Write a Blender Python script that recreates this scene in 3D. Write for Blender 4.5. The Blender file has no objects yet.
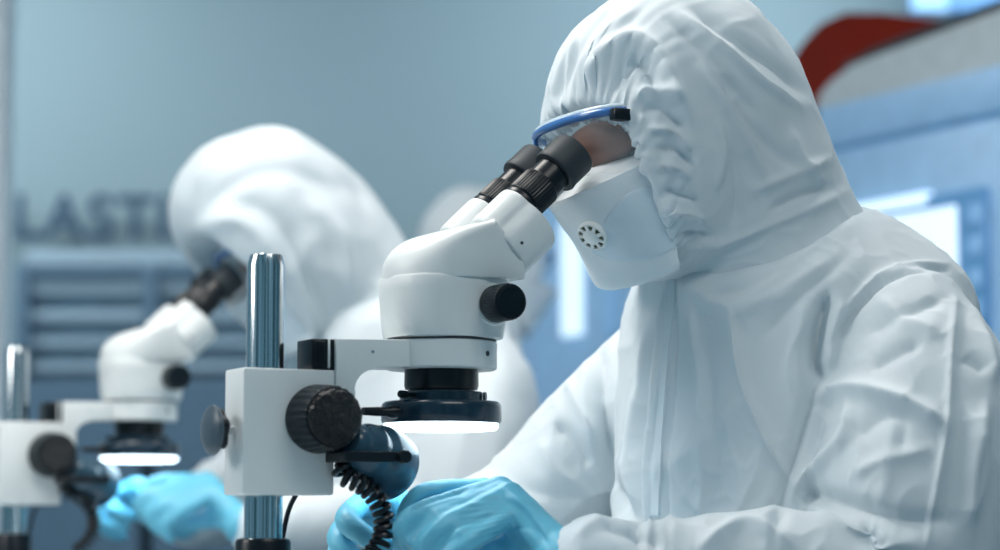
import bpy, bmesh, math, random
import numpy as np
from mathutils import Vector, Matrix, noise
random.seed(7)
PI = math.pi
S = bpy.context.scene
C = S.collection
R = math.radians

# ------------------------------------------------------------------ camera
F = 1000 * 85 / 36.0
PITCH = R(6.0)
cp, sp = math.cos(PITCH), math.sin(PITCH)
CZ = 1.0
def ray(px, py):
    d = (px - 500) / F; e = (275 - py) / F
    return Vector((d, cp - e * sp, sp + e * cp))
def at(px, py, Y):
    """the place point seen at a photo pixel, Y metres in front of the camera"""
    r = ray(px, py)
    return Vector((0, 0, CZ)) + r * (Y / r.y)
cam = bpy.data.cameras.new('camera'); camo = bpy.data.objects.new('camera', cam); C.objects.link(camo)
camo.location = (0, 0, CZ); camo.rotation_euler = (R(90) + PITCH, 0, 0)
cam.lens = 85; cam.sensor_width = 36; cam.clip_start = 0.05
cam.dof.use_dof = True; cam.dof.focus_distance = 2.12; cam.dof.aperture_fstop = 3.4
S.camera = camo

# bench-row frame: x runs from the column to the worker, y along the row of workers
YAW = R(28)
ex = Vector((math.cos(YAW), math.sin(YAW), 0)); ey = Vector((-math.sin(YAW), math.cos(YAW), 0))
ORG = Vector((-0.1995, 2.0, 0.94))
def lp(px, py, yl):
    """photo pixel -> bench-row coordinates on the plane y = yl"""
    r = ray(px, py); c = Vector((0, 0, CZ))
    t = (yl + (ORG - c).dot(ey)) / r.dot(ey)
    q = c + r * t - ORG
    return Vector((q.dot(ex), yl, q.z))
def MF(org, yaw=YAW):
    return Matrix.Translation(org) @ Matrix.Rotation(yaw, 4, 'Z')

# ------------------------------------------------------------------ materials
def lin(h):
    if isinstance(h, str):
        h = h.lstrip('#'); h = [int(h[i:i + 2], 16) / 255 for i in (0, 2, 4)]
        h = [c / 12.92 if c <= .04045 else ((c + .055) / 1.055) ** 2.4 for c in h]
    return (h[0], h[1], h[2], 1)
def mat(name, col, rough=.5, metal=0, vary=.06, vscale=30, bump=0, bscale=200, emit=None, estr=0, spec=.5, alpha=1, trans=0, coat=0, btype='FBM', ior=1.45, bdist=.003):
    m = bpy.data.materials.new(name); m.use_nodes = True
    nt = m.node_tree; b = nt.nodes['Principled BSDF']
    c = lin(col)
    b.inputs['Roughness'].default_value = rough; b.inputs['Metallic'].default_value = metal
    b.inputs['Specular IOR Level'].default_value = spec; b.inputs['Alpha'].default_value = alpha
    b.inputs['Transmission Weight'].default_value = trans; b.inputs['Coat Weight'].default_value = coat
    b.inputs['IOR'].default_value = ior
    tc = nt.nodes.new('ShaderNodeTexCoord')
    n = nt.nodes.new('ShaderNodeTexNoise'); n.inputs['Scale'].default_value = vscale; n.inputs['Detail'].default_value = 4
    nt.links.new(tc.outputs['Object'], n.inputs['Vector'])
    r = nt.nodes.new('ShaderNodeValToRGB')
    r.color_ramp.elements[0].position = .3; r.color_ramp.elements[1].position = .7
    r.color_ramp.elements[0].color = tuple(x * (1 - vary) for x in c[:3]) + (1,)
    r.color_ramp.elements[1].color = tuple(min(1, x * (1 + vary)) for x in c[:3]) + (1,)
    nt.links.new(n.outputs['Fac'], r.inputs['Fac']); nt.links.new(r.outputs['Color'], b.inputs['Base Color'])
    if bump:
        n2 = nt.nodes.new('ShaderNodeTexNoise'); n2.inputs['Scale'].default_value = bscale; n2.inputs['Detail'].default_value = 4
        n2.noise_type = btype
        nt.links.new(tc.outputs['Object'], n2.inputs['Vector'])
        bp = nt.nodes.new('ShaderNodeBump'); bp.inputs['Strength'].default_value = bump; bp.inputs['Distance'].default_value = bdist
        nt.links.new(n2.outputs['Fac'], bp.inputs['Height']); nt.links.new(bp.outputs['Normal'], b.inputs['Normal'])
    if emit:
        b.inputs['Emission Color'].default_value = lin(emit); b.inputs['Emission Strength'].default_value = estr
    return m
def cloth_mat(name, col):
    """thin white nonwoven: diffuse with some light coming through, fine crumples"""
    m = mat(name, col, rough=.6, vary=.012, vscale=12, bump=.22, bscale=28, spec=.25)
    nt = m.node_tree; b = nt.nodes['Principled BSDF']; out = nt.nodes['Material Output']
    t = nt.nodes.new('ShaderNodeBsdfTranslucent'); t.inputs['Color'].default_value = lin((.62, .84, .95))
    mx = nt.nodes.new('ShaderNodeMixShader'); mx.inputs['Fac'].default_value = .20
    nt.links.new(b.outputs[0], mx.inputs[1]); nt.links.new(t.outputs[0], mx.inputs[2]); nt.links.new(mx.outputs[0], out.inputs['Surface'])
    return m
M = dict(
    suit=cloth_mat('white_nonwoven', (.80, .87, .905)),
    mask=mat('respirator_white', (.80, .86, .89), rough=.7, vary=.02, bump=.08, bscale=500),
    pad=mat('filter_pad', (.70, .80, .87), rough=.75, vary=.02, bump=.06, bscale=500),
    valve=mat('valve_plastic', (.80, .83, .82), rough=.35),
    slot=mat('valve_slot', (.09, .10, .06), rough=.7),
    skin=mat('skin', (.22, .09, .05), rough=.5, vary=.1, bump=.05, bscale=300),
    hair=mat('dark_hair', (.03, .022, .02), rough=.6),
    eye=mat('eye_white', (.7, .68, .65), rough=.2),
    glove=mat('blue_nitrile', (.14, .50, .68), rough=.40, vary=.04, vscale=40, bump=.10, bscale=90, spec=.45),
    white=mat('white_enamel', (.74, .775, .775), rough=.38, vary=.015, bump=.03, bscale=900, spec=.5),
    seam=mat('dark_gap', (.03, .035, .04), rough=.6),
    black=mat('black_plastic', (.005, .009, .013), rough=.3, spec=.4, vary=.15),
    rubber=mat('grey_rubber', (.022, .032, .040), rough=.55, vary=.1, bump=.05, bscale=600),
    knob=mat('black_knob', (.004, .010, .015), rough=.36, spec=.25, vary=.2),
    rough=mat('knurled_black', (.005, .008, .011), rough=.2, vary=.3, bump=1, bscale=170, spec=.4, bdist=.012),
    slate=mat('slate_plastic', (.065, .095, .12), rough=.35, vary=.08),
    navy=mat('navy_gloss', (.007, .026, .046), rough=.25, vary=.1, coat=.4),
    lampblue=mat('lamp_blue', (.032, .082, .125), rough=.22, vary=.1, coat=.25),
    steel=mat('polished_steel', (.62, .66, .68), rough=.16, metal=1, vary=.02),
    led=mat('led_diffuser', (.9, .95, 1), rough=.5, emit=(.72, .90, 1.0), estr=5),
    bulb=mat('lamp_bulb', (.9, .95, 1), rough=.5, emit=(.65, .87, 1.0), estr=60),
    gframe=mat('blue_goggle_frame', (.05, .17, .45), rough=.25, coat=.5),
    grim=mat('clear_rim', (.62, .74, .82), rough=.15, spec=.8),
)
def glass_mat(name, col, alpha):
    m = mat(name, col, rough=.06, vary=.02, alpha=alpha, spec=.7)
    return m
M['lens'] = glass_mat('goggle_lens', (.55, .66, .72), .22)

# ------------------------------------------------------------------ mesh helpers
def finish(bm, mtx=None, angle=38):
    if mtx is not None: bmesh.ops.transform(bm, matrix=mtx, verts=bm.verts)
    bmesh.ops.recalc_face_normals(bm, faces=bm.faces)
    for f in bm.faces: f.smooth = True
    for e in bm.edges:
        if len(e.link_faces) == 2 and e.calc_face_angle(0) > R(angle): e.smooth = False
def obj(name, bm, m, parent=None, angle=38):
    finish(bm, None, angle)
    me = bpy.data.meshes.new(name); bm.to_mesh(me); bm.free()
    ms = m if isinstance(m, (list, tuple)) else [m]
    for q in ms: me.materials.append(q)
    o = bpy.data.objects.new(name, me); C.objects.link(o)
    if parent: o.parent = parent
    return o
def tag(o, label=None, cat=None, group=None, kind=None):
    if label: o['label'] = label
    if cat: o['category'] = cat
    if group: o['group'] = group
    if kind: o['kind'] = kind
    return o
def thing(name, label, cat, mtx=None, group=None):
    o = bpy.data.objects.new(name, None); C.objects.link(o); o.empty_display_size = .05
    if mtx is not None: o.matrix_world = mtx
    return tag(o, label, cat, group)
def loft(bm, rings, closed=True, cap=True):
    vs = [[bm.verts.new(p) for p in r] for r in rings]
    n = len(rings[0])
    for a, b in zip(vs, vs[1:]):
        for i in range(n if closed else n - 1):
            j = (i + 1) % n
            bm.faces.new((a[i], a[j], b[j], b[i]))
    if cap and closed:
        bm.faces.new(vs[0][::-1]); bm.faces.new(vs[-1])
    return vs
def frame(o, z, xh=None):
    z = Vector(z).normalized()
    xh = Vector(xh) if xh is not None else (Vector((0, 0, 1)) if abs(z.z) < .9 else Vector((1, 0, 0)))
    y = z.cross(xh).normalized(); x = y.cross(z)
    m = Matrix((x, y, z)).transposed().to_4x4(); m.translation = Vector(o)
    return m
def rev(bm, prof, mtx=Matrix(), seg=48, ribs=0, depth=0, ribrange=None):
    rings = []
    for k, (r, z) in enumerate(prof):
        ring = []
        for i in range(seg):
            a = 2 * PI * i / seg; rr = max(r, 1e-5)
            if ribs and (ribrange is None or ribrange[0] <= k <= ribrange[1]):
                rr -= depth * (1 if (i * ribs * 2 // seg) % 2 else 0)
            ring.append(mtx @ Vector((rr * math.cos(a), rr * math.sin(a), z)))
        rings.append(ring)
    return loft(bm, rings)
def box(bm, lo, hi, bev=0, seg=2, mtx=None):
    r = bmesh.ops.create_cube(bm, size=1)
    vs = r['verts']
    for v in vs:
        v.co = Vector([lo[i] + (v.co[i] + .5) * (hi[i] - lo[i]) for i in range(3)])
    if bev:
        es = list({e for v in vs for e in v.link_edges})
        q = bmesh.ops.bevel(bm, geom=es, offset=bev, segments=seg, profile=.5, affect='EDGES')
        vs = list({v for v in q['verts']} | {v for v in vs if v.is_valid})
    if mtx is not None: bmesh.ops.transform(bm, matrix=mtx, verts=vs)
def prism(bm, prof, y0, y1, bev=0, seg=3, axis='y'):
    def P3(a, b, t): return (a, t, b) if axis == 'y' else ((t, a, b) if axis == 'x' else (a, b, t))
    n0 = len(bm.verts)
    A = [bm.verts.new(P3(a, b, y0)) for a, b in prof]; B = [bm.verts.new(P3(a, b, y1)) for a, b in prof]
    n = len(prof)
    fs = [bm.faces.new(A), bm.faces.new(B[::-1])]
    for i in range(n):
        fs.append(bm.faces.new((A[i], B[i], B[(i + 1) % n], A[(i + 1) % n])))
    if bev:
        es = set(fs[0].edges) | set(fs[1].edges)
        bmesh.ops.bevel(bm, geom=list(es), offset=bev, segments=seg, profile=.5, affect='EDGES', clamp_overlap=True)
def sweep(bm, pts, rad, seg=14, caps=False):
    pts = [Vector(p) for p in pts]; n = len(pts)
    rad = list(rad) if hasattr(rad, '__len__') else [rad] * n
    if caps:
        t0 = (pts[0] - pts[1]).normalized(); t1 = (pts[-1] - pts[-2]).normalized()
        pre, post, rp, rq = [], [], [], []
        for a in (R(80), R(55), R(28)):
            pre.append(pts[0] + t0 * rad[0] * math.sin(a)); rp.append(rad[0] * math.cos(a))
        for a in (R(28), R(55), R(80)):
            post.append(pts[-1] + t1 * rad[-1] * math.sin(a)); rq.append(rad[-1] * math.cos(a))
        pts = pre + pts + post; rad = rp + rad + rq; n = len(pts)
    T = [(pts[min(i + 1, n - 1)] - pts[max(i - 1, 0)]).normalized() for i in range(n)]
    u = T[0].orthogonal().normalized(); rings = []
    for i in range(n):
        u = (u - T[i] * u.dot(T[i])).normalized(); v = T[i].cross(u)
        rings.append([pts[i] + (u * math.cos(2 * PI * k / seg) + v * math.sin(2 * PI * k / seg)) * rad[i] for k in range(seg)])
    return loft(bm, rings)
def cr(keys, n):
    """Catmull-Rom through keys (tuples of numbers), n samples per span"""
    K = [np.array(k, float) for k in keys]; out = []
    for i in range(len(K) - 1):
        p0 = K[max(i - 1, 0)]; p1 = K[i]; p2 = K[i + 1]; p3 = K[min(i + 2, len(K) - 1)]
        for s in range(n):
            t = s / n
            out.append(.5 * (2 * p1 + (p2 - p0) * t + (2 * p0 - 5 * p1 + 4 * p2 - p3) * t * t + (3 * p1 - p0 - 3 * p2 + p3) * t ** 3))
    out.append(K[-1]); return out
def ellipsoid(bm, c, rx, ry, rz, mtx=None, seg=24):
    r = bmesh.ops.create_uvsphere(bm, u_segments=seg, v_segments=seg // 2, radius=1)
    for v in r['verts']:
        q = Vector((v.co.x * rx, v.co.y * ry, v.co.z * rz))
        if mtx is not None: q = mtx @ q
        v.co = q + Vector(c)
def fuse(bm, voxel, smooth=6, sub=0, sfac=.5):
    """weld overlapping closed shapes into one continuous skin"""
    me = bpy.data.meshes.new('tmp'); bmesh.ops.recalc_face_normals(bm, faces=bm.faces); bm.to_mesh(me); bm.free()
    o = bpy.data.objects.new('tmp', me); C.objects.link(o)
    md = o.modifiers.new('r', 'REMESH'); md.mode = 'VOXEL'; md.voxel_size = voxel
    md = o.modifiers.new('s', 'SMOOTH'); md.factor = sfac; md.iterations = smooth
    if sub:
        md = o.modifiers.new('u', 'SUBSURF'); md.levels = sub; md.render_levels = sub
    dg = bpy.context.evaluated_depsgraph_get(); dg.update()
    res = bpy.data.meshes.new_from_object(o.evaluated_get(dg))
    bpy.data.objects.remove(o); bpy.data.meshes.remove(me)
    res.polygons.foreach_set('use_smooth', [True] * len(res.polygons)); res.update()
    return res
def vcos(me):
    a = np.empty(len(me.vertices) * 3, np.float32); me.vertices.foreach_get('co', a); return a.reshape(-1, 3).astype(float)
def vnor(me):
    a = np.empty(len(me.vertices) * 3, np.float32); me.vertex_normals.foreach_get('vector', a); return a.reshape(-1, 3).astype(float)
def setcos(me, co):
    me.vertices.foreach_set('co', co.astype(np.float32).ravel()); me.update()
def pnoise(co, sx, sy, sz, seed=0):
    s = Vector((sx, sy, sz)); o = Vector((seed * 3.1, seed * 1.7, seed * 2.3))
    return np.array([noise.noise(Vector((c[0] * sx, c[1] * sy, c[2] * sz)) + o) for c in co])
def ridge(co, sx, sy, sz, seed=0):
    return 1 - 2 * np.abs(pnoise(co, sx, sy, sz, seed)) * 1.6
def crease(co, f, an, seed=0, warp=.35):
    """crisp crossing creases of stiff thin sheet"""
    o = Vector((seed * 3.1, seed * 1.7, seed * 2.3)); out = np.empty(len(co))
    for i, c in enumerate(co):
        v = Vector((c[0] * f * an[0], c[1] * f * an[1], c[2] * f * an[2])) + o
        q = v + noise.noise_vector(v * .7) * warp
        n1 = 1 - min(1, abs(noise.noise(q)) * 2.6)
        out[i] = n1 * n1 * (.5 + noise.noise(v * .45 + o))
    return out
def project(w):
    rel = w - np.array([0, 0, CZ]); dep = rel[:, 1] * cp + rel[:, 2] * sp; up = -rel[:, 1] * sp + rel[:, 2] * cp
    return 500 + F * rel[:, 0] / dep, 275 - F * up / dep
FOLD = 1.75
def folds(co, no, mtx, strokes):
    """sculpted creases: each is a line over the cloth with a width and a height (mm), on the side it was seen from"""
    m = np.array(mtx); w = co @ m[:3, :3].T + m[:3, 3]; n = no @ m[:3, :3].T
    px, py = project(w)
    v = np.array([0, 0, CZ]) - w; v /= np.linalg.norm(v, axis=1)[:, None]
    fac = np.clip((n * v).sum(1) * 2.5, 0, 1)
    h = np.zeros(len(co))
    for st in strokes:
        pts, wd, amp = st[:3]; asy = st[3] if len(st) > 3 else 1.0
        pts = cr([tuple(p) for p in pts], 6) if len(pts) > 2 else [np.array(p, float) for p in pts]
        L = sum(np.linalg.norm(b - a) for a, b in zip(pts, pts[1:])); acc = 0
        best = np.full(len(co), 1e9); par = np.zeros(len(co)); side = np.zeros(len(co))
        for a, b in zip(pts, pts[1:]):
            d = b - a; l = np.linalg.norm(d)
            t = np.clip(((px - a[0]) * d[0] + (py - a[1]) * d[1]) / (l * l + 1e-9), 0, 1)
            ds = np.hypot(px - a[0] - t * d[0], py - a[1] - t * d[1])
            sg = (px - a[0]) * d[1] - (py - a[1]) * d[0]
            k = ds < best; best[k] = ds[k]; par[k] = (acc + t[k] * l) / L; side[k] = sg[k]; acc += l
        taper = np.clip(np.minimum(par, 1 - par) * 5 + .25, 0, 1)
        ww = np.where(side > 0, wd * asy, wd)
        h += amp * .001 * FOLD * (.45 * np.exp(-(best / ww) ** 2) + .55 * np.exp(-(np.sqrt(best * best + 2.2) - 1.48) / (ww * .8))) * taper
    return h * fac
def mesh_obj(name, me, m, parent):
    me.name = name; me.materials.clear(); me.materials.append(m)
    o = bpy.data.objects.new(name, me); C.objects.link(o); o.parent = parent
    return o
def copy_tree(o, parent=None):
    c = o.copy(); C.objects.link(c)
    if parent: c.parent = parent
    for ch in list(o.children): copy_tree(ch, c)
    return c

# ------------------------------------------------------------------ stereo microscope
def make_microscope(label):
    t = thing('stereo_microscope', label, 'microscope', MF(ORG), 'stereo microscopes on the bench')
    ZB = -.03
    bm = bmesh.new(); box(bm, (-.06, -.10, ZB), (.25, .10, -.004), .008, 3); o = obj('base', bm, M['white'], t)
    bm = bmesh.new(); rev(bm, [(.0, -.0045), (.047, -.0045), (.047, -.0015), (.045, 0), (0, 0)], Matrix.Translation((.169, 0, 0))); obj('stage_plate', bm, M['black'], t)
    bm = bmesh.new(); rev(bm, [(.0, -.005), (.0235, -.005), (.0235, .044), (.0222, .0465), (.019, .0475), (0, .0475)]); obj('column_collar', bm, M['black'], t)
    bm = bmesh.new(); rev(bm, [(0, .02), (.0162, .02), (.0162, .278), (.0138, .2868), (.0128, .2875), (0, .2875)], seg=64); obj('column', bm, M['steel'], t, 20)
    # focus block
    bm = bmesh.new(); box(bm, (-.028, -.022, .0835), (.0555, .021, .1895), .0022, 2); blk = obj('focus_block', bm, M['white'], t)
    bm = bmesh.new(); box(bm, (.0350, -.020, .1895), (.0585, .014, .216), .0015, 2)
    for k in range(4): box(bm, (.0368 + .0026 * k, -.0212, .192), (.0382 + .0026 * k, -.019, .214), .0003, 1)
    obj('focus_rack', bm, M['black'], t)
    bm = bmesh.new(); box(bm, (.0490, -.0222, .191), (.0508, -.0195, .2155), .0005, 1); obj('rack_strip', bm, M['white'], t)
    # clamp knob on the left face
    K = frame((-.030, 0, .1376), (-1, 0, 0))
    bm = bmesh.new(); rev(bm, [(0, -.002), (.0035, -.002), (.0035, .008), (.0065, .0085), (.0065, .012), (0, .012)], K, 20); st = obj('clamp_screw', bm, M['steel'], t)
    bm = bmesh.new()
    prof = [(.009, .006), (.0150, .0070), (.0165, .0085), (.0165, .0125), (.0150, .0135)]
    rings = []
    for r, z in prof:
        ring = []
        for i in range(60):
            a = 2 * PI * i / 60; k = 1 + .10 * math.cos(5 * a) if r > .010 else 1
            ring.append(K @ Vector((max(r, 1e-5) * k * math.cos(a), max(r, 1e-5) * k * math.sin(a), z)))
        rings.append(ring)
    loft(bm, rings); ck = obj('clamp_knob', bm, M['black'], t)
    bm = bmesh.new(); rev(bm, [(.014, .0128), (.0195, .0135), (.0212, .0158), (.0208, .0185), (.0165, .0212), (.008, .0226), (0, .0228)], K, 40); obj('knob_cap', bm, M['slate'], ck)
    # coarse focus knob
    K = frame((.0385, -.022, .1475), (0, -1, 0))
    bm = bmesh.new(); rev(bm, [(.024, -.001), (.0285, .0), (.0292, .003), (.0287, .009), (.0270, .034), (.0255, .0365), (.0240, .037)], K, 144, 24, .0011, (3, 4)); kn = obj('focus_knob', bm, M['knob'], t)
    bm = bmesh.new(); rev(bm, [(0, .030), (.0243, .036), (.0240, .0385), (.0215, .0400), (.012, .0408), (0, .041)], K, 48); obj('knob_face', bm, M['rough'], kn)
    # arm : L shape with fillet + ring
    bm = bmesh.new()
    prof = [(.0555, .113), (.074, .113), (.074, .172)]
    for k in range(1, 8):
        a = PI - k * PI / 2 / 8; prof.append((.093 + .022 * math.cos(a), .172 + .021 * math.sin(a)))
    prof += [(.093, .193), (.150, .1945), (.150, .2185), (.0555, .2165)]
    prism(bm, prof, -.024, .018, .0016, 2)
    arm = obj('focus_arm', bm, M['white'], t)
    RG = Matrix.Translation((.1675, 0, 0))
    bm = bmesh.new(); rev(bm, [(.033, .194), (.0475, .194), (.0490, .1955), (.0492, .2175), (.0480, .219), (0, .219)], RG, 72); obj('holder_ring', bm, M['white'], arm)
    for (x, z, r) in ((.0905 - .001, .2062, .0016),):
        bm = bmesh.new(); rev(bm, [(0, 0), (r, 0), (r * .7, .0008), (0, .0008)], frame((x, -.024, z), (0, -1, 0)), 14); obj('grub_screw', bm, M['steel'], arm)
    a = R(-62); d = Vector((math.cos(a), math.sin(a), 0))
    bm = bmesh.new(); rev(bm, [(0, -.001), (.0024, -.001), (.0024, .0006), (0, .0006)], frame(Vector((.1675, 0, .207)) + d * .0491, d), 14); obj('screw_hole', bm, M['seam'], arm)
    bm = bmesh.new(); rev(bm, [(0, .2185), (.0485, .2185), (.0485, .2212), (0, .2212)], RG, 60); obj('gap_ring', bm, M['seam'], t)
    # head body: drum, slightly squared, wider at top
    def se(rx, ry, z, e=2.6, cx=.169, n=72):
        o = []
        for i in range(n):
            a = 2 * PI * i / n; c, s = math.cos(a), math.sin(a)
            o.append(Vector((cx + rx * abs(c) ** (2 / e) * math.copysign(1, c), ry * abs(s) ** (2 / e) * math.copysign(1, s), z)))
        return o
    bm = bmesh.new()
    loft(bm, [se(.046, .046, .2205), se(.0495, .0495, .2215), se(.0505, .050, .2245), se(.0522, .0510, .235), se(.0535, .0520, .262, cx=.1685), se(.0545, .0525, .2725, cx=.1685), se(.0535, .0515, .2745, cx=.1685)])
    hb = obj('zoom_body', bm, M['white'], t)
    # zoom knob both sides
    for s in (-1, 1):
        K = frame((.1935, s * .040, .2495), (0, s, 0))
        bm = bmesh.new(); rev(bm, [(.019, 0), (.0188, .008), (.0175, .0115), (0, .0115)], K, 40); boss = obj('knob_boss', bm, M['white'], hb)
        bm = bmesh.new(); rev(bm, [(.0, .010), (.0150, .0115), (.0163, .014), (.0163, .038), (.0152, .0405), (.0120, .0412), (.0115, .0405), (0, .0405)], K, 120, 30, .0006, (3, 3)); obj('zoom_knob', bm, M['knob'], t)
    # prism housing: a dome at the column side that grows into a flat-sided box towards the eyepieces
    bm = bmesh.new(); rings = []
    tops = cr([(.1140, .2790), (.1145, .2850), (.1175, .2925), (.1270, .3020), (.1430, .3103), (.1620, .3165), (.1800, .3208), (.1905, .3232), (.1950, .3232), (.2140, .2990), (.2185, .2930), (.2210, .2870), (.2215, .2820)], 4)
    rr = .0550; ns = 40
    for k, (x, zt) in enumerate(tops):
        q = max(0, (x - .1140) / .075); ee = 2.0 + 16 * min(1, q) ** 2.2
        hw = math.sqrt(max(1e-6, rr * rr - min(0, x - .169) ** 2)) * (1 if x < .2 else 1 - .25 * (x - .2))
        ring = []
        for i in range(ns + 1):
            an = PI * i / ns; c, sn = math.cos(an), math.sin(an); e = 2 / ee
            ring.append(Vector((x, hw * abs(c) ** e * math.copysign(1, -c), .2745 + max(.004, zt - .2745) * abs(sn) ** e)))
        ring = [Vector((x, ring[0].y * .985, .2725))] + ring + [Vector((x, ring[-1].y * .985, .2725))]
        rings.append(ring)
    loft(bm, rings); ph = obj('prism_housing', bm, M['white'], t, 32)
    # eyepiece housings and eyepieces
    ax = Vector((.733, 0, .680)); nd = Vector((.680, 0, -.733))
    s0 = Vector((.1965, 0, .310))
    for s in (-1, 1):
        lat = Vector((0, s, 0)); ce = s0 + lat * .031; cb = s0 + lat * .0300 + nd * .0180
        # convex outline of two circles
        pts = []
        for i in range(48):
            a = 2 * PI * i / 48
            dd = nd * math.cos(a) + lat * math.sin(a)
            h1 = (ce - s0).dot(dd) + .0205; h2 = 0
            pts.append((dd, h1, h2))
        ring = []
        for i in range(96):
            a = 2 * PI * i / 96; dd = nd * math.cos(a) + lat * math.sin(a)
            # ray from a middle point to the union of both circles, softly joined
            mid = (ce * .35 + cb * .65) - s0
            def hit(c, r):
                o = mid - c; b = o.dot(dd); q = b * b - (o.dot(o) - r * r)
                return -b + math.sqrt(q) if q > 0 else 0
            t1, t2 = hit(ce - s0, .0205), hit(cb - s0, .0292)
            k = 1900; tt = math.log(math.exp(k * t1) + math.exp(k * t2)) / k
            ring.append((mid, dd, tt))
        bm = bmesh.new(); rings = []
        for sc, sa in ((.88, .001), (.96, .0015), (.99, .0030), (1, .005), (1, .040), (.985, .0428), (.95, .0442), (.55, .0442)):
            rings.append([s0 + m_ + d_ * t_ * sc + ax * sa for m_, d_, t_ in ring])
        loft(bm, rings); ht = obj('eyepiece_tube', bm, M['white'], t)
        bm = bmesh.new(); rev(bm, [(0, -.0005), (.0015, -.0005), (.0015, .0004), (0, .0004)], frame(cb + Vector((0, s * .0292, 0)) + ax * .010, lat), 12); obj('screw_hole', bm, M['seam'], ht)
        E = frame(ce, ax, (0, -1, 0))
        bm = bmesh.new()
        rev(bm, [(0, .040), (.0175, .0440), (.0192, .0448), (.0192, .0482), (.0180, .0492), (.0172, .0505), (.0182, .0515), (.0190, .053), (.0190, .0735), (.0182, .0750), (.0168, .0758), (.0168, .100), (0, .100)], E, 160, 40, .0009, (7, 8))
        ep = obj('eyepiece', bm, M['black'], t)
        bm = bmesh.new(); rev(bm, [(.0172, .092), (.0212, .0925), (.0222, .0945), (.0215, .100), (.0216, .1190), (.0206, .1215), (.0186, .1222), (.0170, .1205), (.0165, .110), (0, .108)], E, 48); obj('eyecup', bm, M['rubber'], ep)
        bm = bmesh.new(); box(bm, (-.0012, -.0042, .0862), (.0012, .0042, .0884), .0003, 1, E @ Matrix.Rotation(R(205), 4, 'Z') @ Matrix.Translation((.0165, 0, 0))); obj('index_mark', bm, M['steel'], ep)
    bm = bmesh.new(); box(bm, (-.026, -.040, -.004), (.006, .040, .0025), .002, 2, frame(s0 + nd * .016, ax, nd) ); obj('tube_mount', bm, M['seam'], t)
    # ring light
    bm = bmesh.new(); rev(bm, [(0, .196), (.0326, .196), (.0328, .180), (.0318, .1768), (.0288, .1765), (.0288, .1742), (0, .1742)], RG, 64); obj('objective_lens', bm, M['black'], t)
    bm = bmesh.new(); rev(bm, [(.025, .1748), (.0355, .1748), (.0368, .1735), (.0368, .1672), (.0500, .1660), (.0522, .1640), (.0530, .1610), (.0530, .1490), (.0515, .1470), (.047, .1465), (.030, .1465), (.030, .1748)], RG, 72); rl = obj('ring_light', bm, M['navy'], t)
    bm = bmesh.new(); rev(bm, [(.031, .1475), (.0505, .1475), (.0505, .1440), (.0480, .1412), (.040, .1405), (.031, .1412)], RG, 64); obj('led_diffuser', bm, M['led'], rl)
    a = R(203); d = Vector((math.cos(a), math.sin(a), 0)); o_ = Vector((.169, 0, .1708))
    bm = bmesh.new(); sweep(bm, [o_ + d * .033, o_ + d * .050], .0018, 10); rev(bm, [(0, 0), (.0032, 0), (.0034, .008), (.0026, .0085), (0, .0085)], frame(o_ + d * .049, d), 20, 10, .0004); obj('thumb_screw', bm, M['knob'], rl)
    a = R(-40); d = Vector((math.cos(a), math.sin(a), 0))
    bm = bmesh.new(); rev(bm, [(0, 0), (.0036, 0), (.0036, .0025), (.0015, .0025), (0, .002)], frame(o_ + d * .0365, d), 16); obj('set_screw', bm, M['slate'], rl)
    d = Vector((-1, -.05, 0))
    bm = bmesh.new(); rev(bm, [(0, .048), (.0058, .050), (.0058, .058), (.0040, .062), (.0040, .070), (.0034, .085), (0, .085)], frame((.169, -.012, .1555), d), 20); obj('cable_boot', bm, M['black'], rl)
    # spot lamp with bracket and coiled lead
    a0 = lp(352, 442, -.040); a1 = lp(388, 467, -.004); sd = (a1 - a0).normalized()
    K = frame(a0, sd)
    L = (a1 - a0).length
    bm = bmesh.new(); rev(bm, [(0, -.006), (.0110, -.006), (.0155, -.002), (.0172, .005), (.0182, .009), (.0208, .013), (.0236, .019), (.0244, .023), (.0236, .026), (.0240, .029), (.0278, .035), (.0300, .042), (.0308, L * .85), (.0306, L), (.0285, L + .0005), (.0245, L - .006), (.012, L - .016), (0, L - .018)], K, 56); sl = obj('spot_lamp', bm, M['lampblue'], t)
    bm = bmesh.new(); rev(bm, [(0, L - .019), (.009, L - .017), (.0105, L - .010), (.006, L - .006), (0, L - .005)], K, 24); obj('bulb', bm, M['bulb'], sl)
    b0 = lp(350, 456, -.061); b1 = lp(402, 457, -.061)
    bm = bmesh.new(); box(bm, (b0.x - .006, -.0635, b0.z - .0048), (b1.x + .002, -.0600, b0.z + .0042), .001, 1)
    box(bm, (b0.x - .005, -.0635, b0.z - .0048), (b0.x + .004, -.020, b0.z + .0042), .001, 1)
    obj('bracket', bm, M['black'], sl)
    bm = bmesh.new(); rev(bm, [(0, 0), (.0058, 0), (.0062, .002), (.0054, .006), (0, .0062)], frame((b1.x, -.063, b0.z), (0, -1, 0)), 24); sweep(bm, [(b1.x, -.063, b0.z), (b1.x, -.03, b0.z)], .0025, 10); obj('pivot_screw', bm, M['black'], sl)
    j0 = lp(352, 432, -.04)
    bm = bmesh.new(); sweep(bm, cr([tuple(a0 + Vector((-.002, 0, .004))), tuple(lp(346, 440, -.036)), tuple(lp(339, 449, -.04)), tuple(lp(338, 462, -.03)), tuple(lp(342, 470, -.03))], 6), .0028, 10, True); obj('lead', bm, M['black'], sl)
    path = cr([tuple(lp(x, y, yy)) for x, y, yy in ((340, 464, -.03), (345, 476, -.032), (357, 482, -.034), (370, 491, -.035), (380, 506, -.036), (384, 522, -.036), (382, 539, -.036), (373, 554, -.036), (358, 566, -.035))], 60)
    path = [Vector(p) for p in path]
    hel = []; acc = 0; u = Vector((0, 1, 0))
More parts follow.
